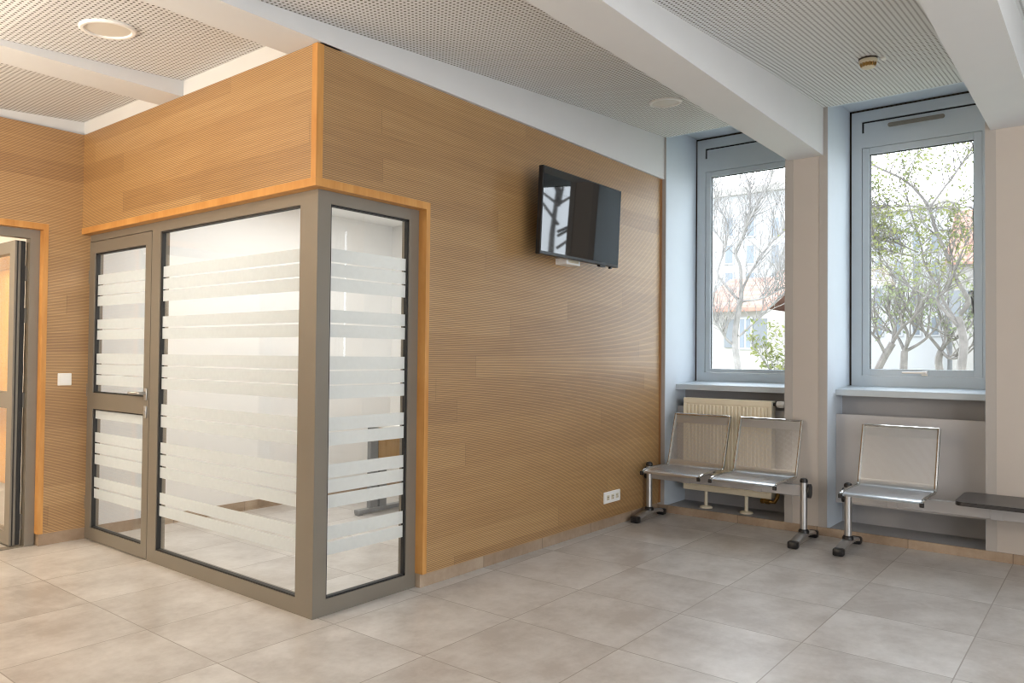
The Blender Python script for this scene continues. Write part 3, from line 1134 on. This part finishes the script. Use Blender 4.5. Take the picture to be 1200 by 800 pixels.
def leaves(mb, tips, per, size, dens=1.0):
    for pts in tips:
        if rnd.random() > dens:
            continue
        for _ in range(per):
            i = rnd.randrange(1, len(pts) - 1)
            p = pts[i].lerp(pts[i + 1], rnd.random()) + Vector((rnd.gauss(0, .05), rnd.gauss(0, .05), rnd.gauss(0, .05)))
            a = Vector((rnd.gauss(0, 1), rnd.gauss(0, 1), rnd.gauss(-.5, .7))).normalized()
            b = a.cross(Vector((rnd.gauss(0, 1), rnd.gauss(0, 1), rnd.gauss(0, 1)))).normalized()
            L = size * rnd.uniform(.7, 1.3)
            W = L * .2
            mid = p + a * L * .5
            nn = a.cross(b) * L * .08
            mb.add([p, mid + b * W + nn, p + a * L, mid - b * W + nn], [(0, 1, 2, 3)])


# bare tree seen through the left window
t1 = empty('bare_tree', 'bare grey tree outside the left window', 'tree')
X = 9.0
base = at(864.7, 430.6, X)
m = MB()
trunk = limb(m, [(866, 452), (864.7, 430.6), (861.6, 408.8), (861.6, 390), (866, 358.8), (869, 351)], .085, .07, X, X)
foot = Vector((trunk[0].x, trunk[0].y, -1.32))
m.tube([foot, foot.lerp(trunk[0], .5), trunk[0]], [.08, .062, .0527], 9)
L1 = [([(860, 404), (851, 397), (843, 384), (836.5, 374), (832, 345)], .035, .014, X, X - .4),
      ([(869, 352), (871, 337), (882, 315), (904, 284), (918, 271), (930, 250)], .04, .012, X, X + .3),
      ([(868, 350), (867.8, 315), (861.6, 296), (866, 284), (883, 248), (900, 218), (905, 200)], .045, .010, X, X - .3),
      ([(864, 350), (847.5, 330.6), (841, 318), (850.6, 287), (852, 262), (840, 237), (836, 215)], .042, .010, X, X + .5),
      ([(870, 353), (894, 349), (918, 337), (935, 330)], .03, .012, X, X - .5),
      ([(866, 394), (888, 374), (916, 346), (930, 335)], .032, .012, X, X + .5),
      ([(862, 300), (874, 270), (880, 240), (878, 210)], .02, .006, X, X),
      ([(850, 290), (838, 270), (828, 255)], .018, .006, X, X)]
paths = [limb(m, *a) for a in L1]
for p in paths:
    twigs(m, p, 30, .85, .008, up=.5, depth=2)
m.build('trunk', 'bark', t1, True)

# leafy tree seen through the right window
TH = 0.72
t2 = empty('leafy_tree', 'tall tree with young green leaves outside the right window', 'tree')
X = 8.2
m = MB()
tips = []
trunk = limb(m, [(1127, 455), (1126.8, 432.7), (1129.5, 403.7), (1126.8, 385.6), (1123, 371)], .075, .06, X, X)
foot = Vector((trunk[0].x, trunk[0].y, -1.32))
m.tube([foot, foot.lerp(trunk[0], .5), trunk[0]], [.07, .055, .0465], 9)
L2 = [([(1126.8, 386), (1116, 374.7), (1098, 351), (1108.7, 340), (1117.8, 318.5), (1126.8, 296.8), (1136, 275)], .032, .010, X, X - .3),
      ([(1125, 382), (1108.7, 358), (1097.8, 335), (1083, 307.7), (1079.7, 289), (1067, 245.6), (1060, 215)], .030, .008, X, X + .4),
      ([(1125, 368), (1135, 354.8), (1130, 342), (1117.8, 322), (1108.7, 296), (1097.8, 272.8), (1088.8, 243.8), (1076, 225.7), (1059.8, 211), (1036, 199.4), (1018, 192), (1000, 190)], .042, .010, X, X - .6),
      ([(1088.8, 244), (1105, 222), (1125, 194.9), (1137.7, 175), (1150, 155)], .018, .007, X - .4, X - .3),
      ([(1098, 351), (1070, 338), (1045, 322), (1015, 300)], .016, .007, X, X + .4),
      ([(1088, 244), (1065, 241), (1040, 243), (1015, 248)], .012, .005, X - .4, X - .2),
      ([(1090, 243), (1110, 236), (1140, 244), (1155, 250)], .012, .005, X - .4, X - .2),
      ([(1076, 296), (1050, 285), (1018, 278)], .013, .005, X, X),
      ([(1068, 300), (1045, 295), (1015, 288)], .012, .005, X + .2, X)]
paths = [limb(m, *a) for a in L2]
for p in paths:
    twigs(m, p, 20, .70, .0065, up=.12, depth=2, tips=tips)
m.build('trunk', 'barkdark', t2, True)
lm = MB()
leaves(lm, tips, 2, .062, .85)
lm.build('foliage', 'leaf', t2)

# lower pollarded trees behind it
TH = 0.62
for k, (X, stem, limbs_, lab) in enumerate([
        (11.0, [(1059, 455), (1059, 429), (1060, 411)],
         [[(1060, 412), (1052, 395), (1038, 385), (1020, 372)], [(1060, 412), (1064, 392), (1058, 372), (1066, 350)],
          [(1060, 412), (1078, 402), (1092, 390), (1105, 372)], [(1059, 414), (1066, 398), (1076, 380), (1074, 355)]],
         'knotty pollarded tree behind the leafy one, left of its trunk'),
        (11.6, [(1106, 455), (1100, 425), (1103, 411)],
         [[(1103, 411), (1085, 390), (1068, 378), (1050, 352)], [(1103, 411), (1112, 400), (1122, 396), (1140, 380)],
          [(1103, 412), (1108, 390), (1100, 365), (1112, 345)], [(1103, 411), (1114, 420), (1132, 415), (1146, 402)]],
         'knotty pollarded tree behind the leafy one, close to its trunk'),
        (10.4, [(1022, 455), (1030, 430), (1046, 402)],
         [[(1046, 402), (1056, 385), (1070, 372), (1082, 350)], [(1038, 416), (1030, 400), (1018, 385), (1008, 360)],
          [(1046, 402), (1048, 380), (1040, 360), (1050, 330)]],
         'slanting pollarded tree at the left foot of the right window')]):
    o = empty('pollarded_tree', lab, 'tree', group='pollarded trees behind the leafy tree')
    m = MB()
    tr_ = limb(m, stem, .10, .085, X, X)
    foot = Vector((tr_[0].x, tr_[0].y, -1.32))
    m.tube([foot, tr_[0]], [.085, .062], 9)
    tips = []
    for l in limbs_:
        p = limb(m, l, .045, .016, X, X + rnd.uniform(-.5, .5))
        twigs(m, p, 8, .75, .013, up=.5, depth=2, tips=tips)
    m.build('trunk', 'barkdark', o, True)
    lm = MB()
    leaves(lm, tips, 2, .08, .5)
    lm.build('foliage', 'leaf2', o)

t3 = empty('yellowing_tree', 'yellow green tree outside, mirrored in the left part of the television screen', 'tree')
m = MB()
tips = []
P3 = [Vector((8.6, -5.2, -1.32)), Vector((8.6, -5.15, .2)), Vector((8.5, -5.2, 1.5)), Vector((8.6, -5.3, 3.0)), Vector((8.6, -5.2, 4.6))]
m.tube(P3, [.11, .09, .07, .05, .02], 9)
for k in range(26):
    a = rnd.uniform(0, 2 * PI)
    b = P3[1].lerp(P3[4], rnd.uniform(.05, .95))
    e = b + Vector((math.cos(a) * 1.5, math.sin(a) * 1.5, rnd.uniform(.1, .9)))
    pts = [b.lerp(e, q) + Vector((0, 0, .15 * math.sin(q * PI))) for q in (0, .25, .5, .75, 1)]
    m.tube(pts, [.028, .022, .017, .012, .007], 6)
    tips.append(pts)
    twigs(m, pts, 7, .7, .006, up=.1, depth=1, tips=tips)
m.build('trunk', 'barkdark', t3, True)
lm = MB()
leaves(lm, tips, 7, .085, 1)
lm.build('foliage', 'leaf3', t3)

sh = empty('leafy_shrub', 'low green shrub outside at the lower right of the left window', 'shrub')
m = MB()
tips = []
X = 7.6
c0 = at(912, 446, X)
foot = Vector((c0.x, c0.y, -1.32))
for k in range(7):
    e = c0 + Vector((rnd.uniform(-.45, .45), rnd.uniform(-.5, .5), rnd.uniform(.05, .65)))
    p = [foot.lerp(c0, t) + Vector((rnd.uniform(-.04, .04), rnd.uniform(-.04, .04), 0)) for t in (0, .5, 1)] + [c0.lerp(e, .6), e]
    m.tube(p, [.012, .010, .008, .006, .004], 5)
    twigs(m, p, 5, .35, .005, depth=1, tips=tips, start=.4)
m.build('stem', 'bark', sh, True)
lm = MB()
leaves(lm, tips, 3, .08, 1)
lm.build('foliage', 'leaf', sh)


def house(name, lab, X, depth, pl, pr, eave, ridge, wallm, wins, ground=-1.3, ridge_back=2.6):
    """front at plane X between pixel columns pl..pr, eave and ridge rows measured in the picture"""
    o = empty(name, lab, 'house')
    A = at(pl, eave, X)
    B_ = at(pr, eave, X)
    y1, y0 = A.y, B_.y
    ze = (A.z + B_.z) / 2
    zr = ze + ridge
    MB().box(X, X + depth, y0, y1, ground, ze).build('wall', wallm, o)
    r = MB()
    r.prism([(X - .35, ze - .10), (X + ridge_back, zr), (X + depth + .35, ze - .10), (X + depth + .35, ze + .02), (X + ridge_back, zr + .14), (X - .35, ze + .02)], 'y', y0 - .25, y1 + .25)
    r.build('roof', 'roof', o)
    for (u0, v0, u1, v1) in wins:
        a, b = at(u0, v0, X), at(u1, v1, X)
        f = MB()
        f.box(X - .05, X + .02, b.y - .06, a.y + .06, b.z - .06, a.z + .06)
        fo = f.build('window', 'facade', o)
        g = MB()
        mid = (a.y + b.y) / 2
        g.box(X - .06, X - .049, b.y, mid - .03, b.z, a.z)
        g.box(X - .06, X - .049, mid + .03, a.y, b.z, a.z)
        g.build('pane', 'pane', fo)
        for yy0, yy1 in ((b.y - .50, b.y - .08), (a.y + .08, a.y + .50)):
            MB().box(X - .05, X - .01, yy0, yy1, b.z, a.z).build('shutter', 'shutter', o)
    return o


house('cottage', 'cream cottage with a red tiled roof behind the bare tree', 20.0, 6.0, 826, 893, 362, 1.05, 'render', [(868, 374, 880, 407)])
house('cottage', 'greyish cottage with a taller red roof right of the cream one', 27.5, 6.0, 893.5, 950, 356, 1.5, 'render2', [(930, 370, 940, 400)])
house('cottage', 'red roofed house half hidden by leaves beyond the right window', 36.0, 6.0, 1116, 1200, 306, 2.6, 'render2', [(1128, 340, 1135, 372), (1150, 340, 1157, 372)])


def block(lab, X, pl, pr, top, cols, rows):
    o = empty('apartment_block', lab, 'building')
    A, B_ = at(pl, top, X), at(pr, top, X)
    MB().box(X, X + 10, B_.y, A.y, -1.3, A.z).build('wall', 'facade', o)
    for u in cols:
        for v in rows:
            a, b = at(u - 4, v - 12, X), at(u + 4, v + 8, X)
            f = MB().box(X - .08, X + .02, b.y - .08, a.y + .08, b.z - .08, a.z + .08).build('window', 'facade', o)
            MB().box(X - .1, X - .079, b.y, a.y, b.z, a.z).build('pane', 'pane', f)
    f = MB().box(X - .3, X + 10.3, B_.y - .3, A.y + .3, A.z, A.z + .35)
    f.build('cornice', 'render', o)


block('white apartment block far behind the bare tree', 38.0, 780, 960, 240, [828, 855, 880, 909], [268, 300, 332])
block('white apartment block far behind the leafy trees', 40.0, 985, 1110, 255, [1008, 1030, 1052, 1074, 1096], [285, 318, 350, 384])

# ------------------------------------------------------------------ light
wd = bpy.data.worlds.new('overcast_sky')
scene.world = wd
wd.use_nodes = True
nt = wd.node_tree
nt.nodes.clear()
bg = nt.nodes.new('ShaderNodeBackground')
ow = nt.nodes.new('ShaderNodeOutputWorld')
bg.inputs[0].default_value = (0.87, 0.94, 1.0, 1)
bg.inputs[1].default_value = 6.0
nt.links.new(bg.outputs[0], ow.inputs[0])


def area(name, loc, target, sx, sy, power, col):
    l = bpy.data.lights.new(name, 'AREA')
    l.shape = 'RECTANGLE'
    l.size, l.size_y = sx, sy
    l.energy = power
    l.color = col
    o = bpy.data.objects.new(name, l)
    o.location = loc
    d = Vector(target) - Vector(loc)
    o.rotation_euler = d.to_track_quat('-Z', 'Y').to_euler()
    COL.objects.link(o)
    return o


COOL = (0.86, 0.93, 1.0)
NEUT = (1.0, 0.95, 0.89)
WARM = (1.0, 0.80, 0.56)
# added fill before the blank rear wall, brightens the hall and ceiling
area('rear_fill', (-0.5, -6.5, 1.5), (0.0, 0.0, 1.5), 7.0, 2.4, 250, (0.94, 0.965, 1.0))
# far left: two added fills without a fixture, then the lobby lamp
area('lobby_end_fill', (-6.4, 1.78, 1.2), (0.0, 1.5, 1.4), 1.5, 2.2, 42, (1.0, 0.86, 0.68))  # added low fill that grazes the lobby ceiling, no entrance is built
area('lobby_ceiling_fill', (-3.0, 1.0, 1.9), (-2.7, 0.9, 3.0), 1.4, 1.0, 125, (1.0, 0.87, 0.70))  # added fill aimed upward to lift the lobby ceiling
area('lobby_lamp', (-3.2, 1.0, 2.72), (-2.4, 1.0, 0), 2.2, 1.2, 42, WARM)
# lamps of the office and the side room
area('office_lamp', (1.3, 1.3, 2.52), (1.3, 1.3, 0), 1.4, 1.4, 31, (1.0, 0.985, 0.96))
area('side_room_lamp', (-1.6, 3.6, 2.54), (-1.2, 3.6, 0), 1.6, 1.2, 90, (1.0, 0.86, 0.66))
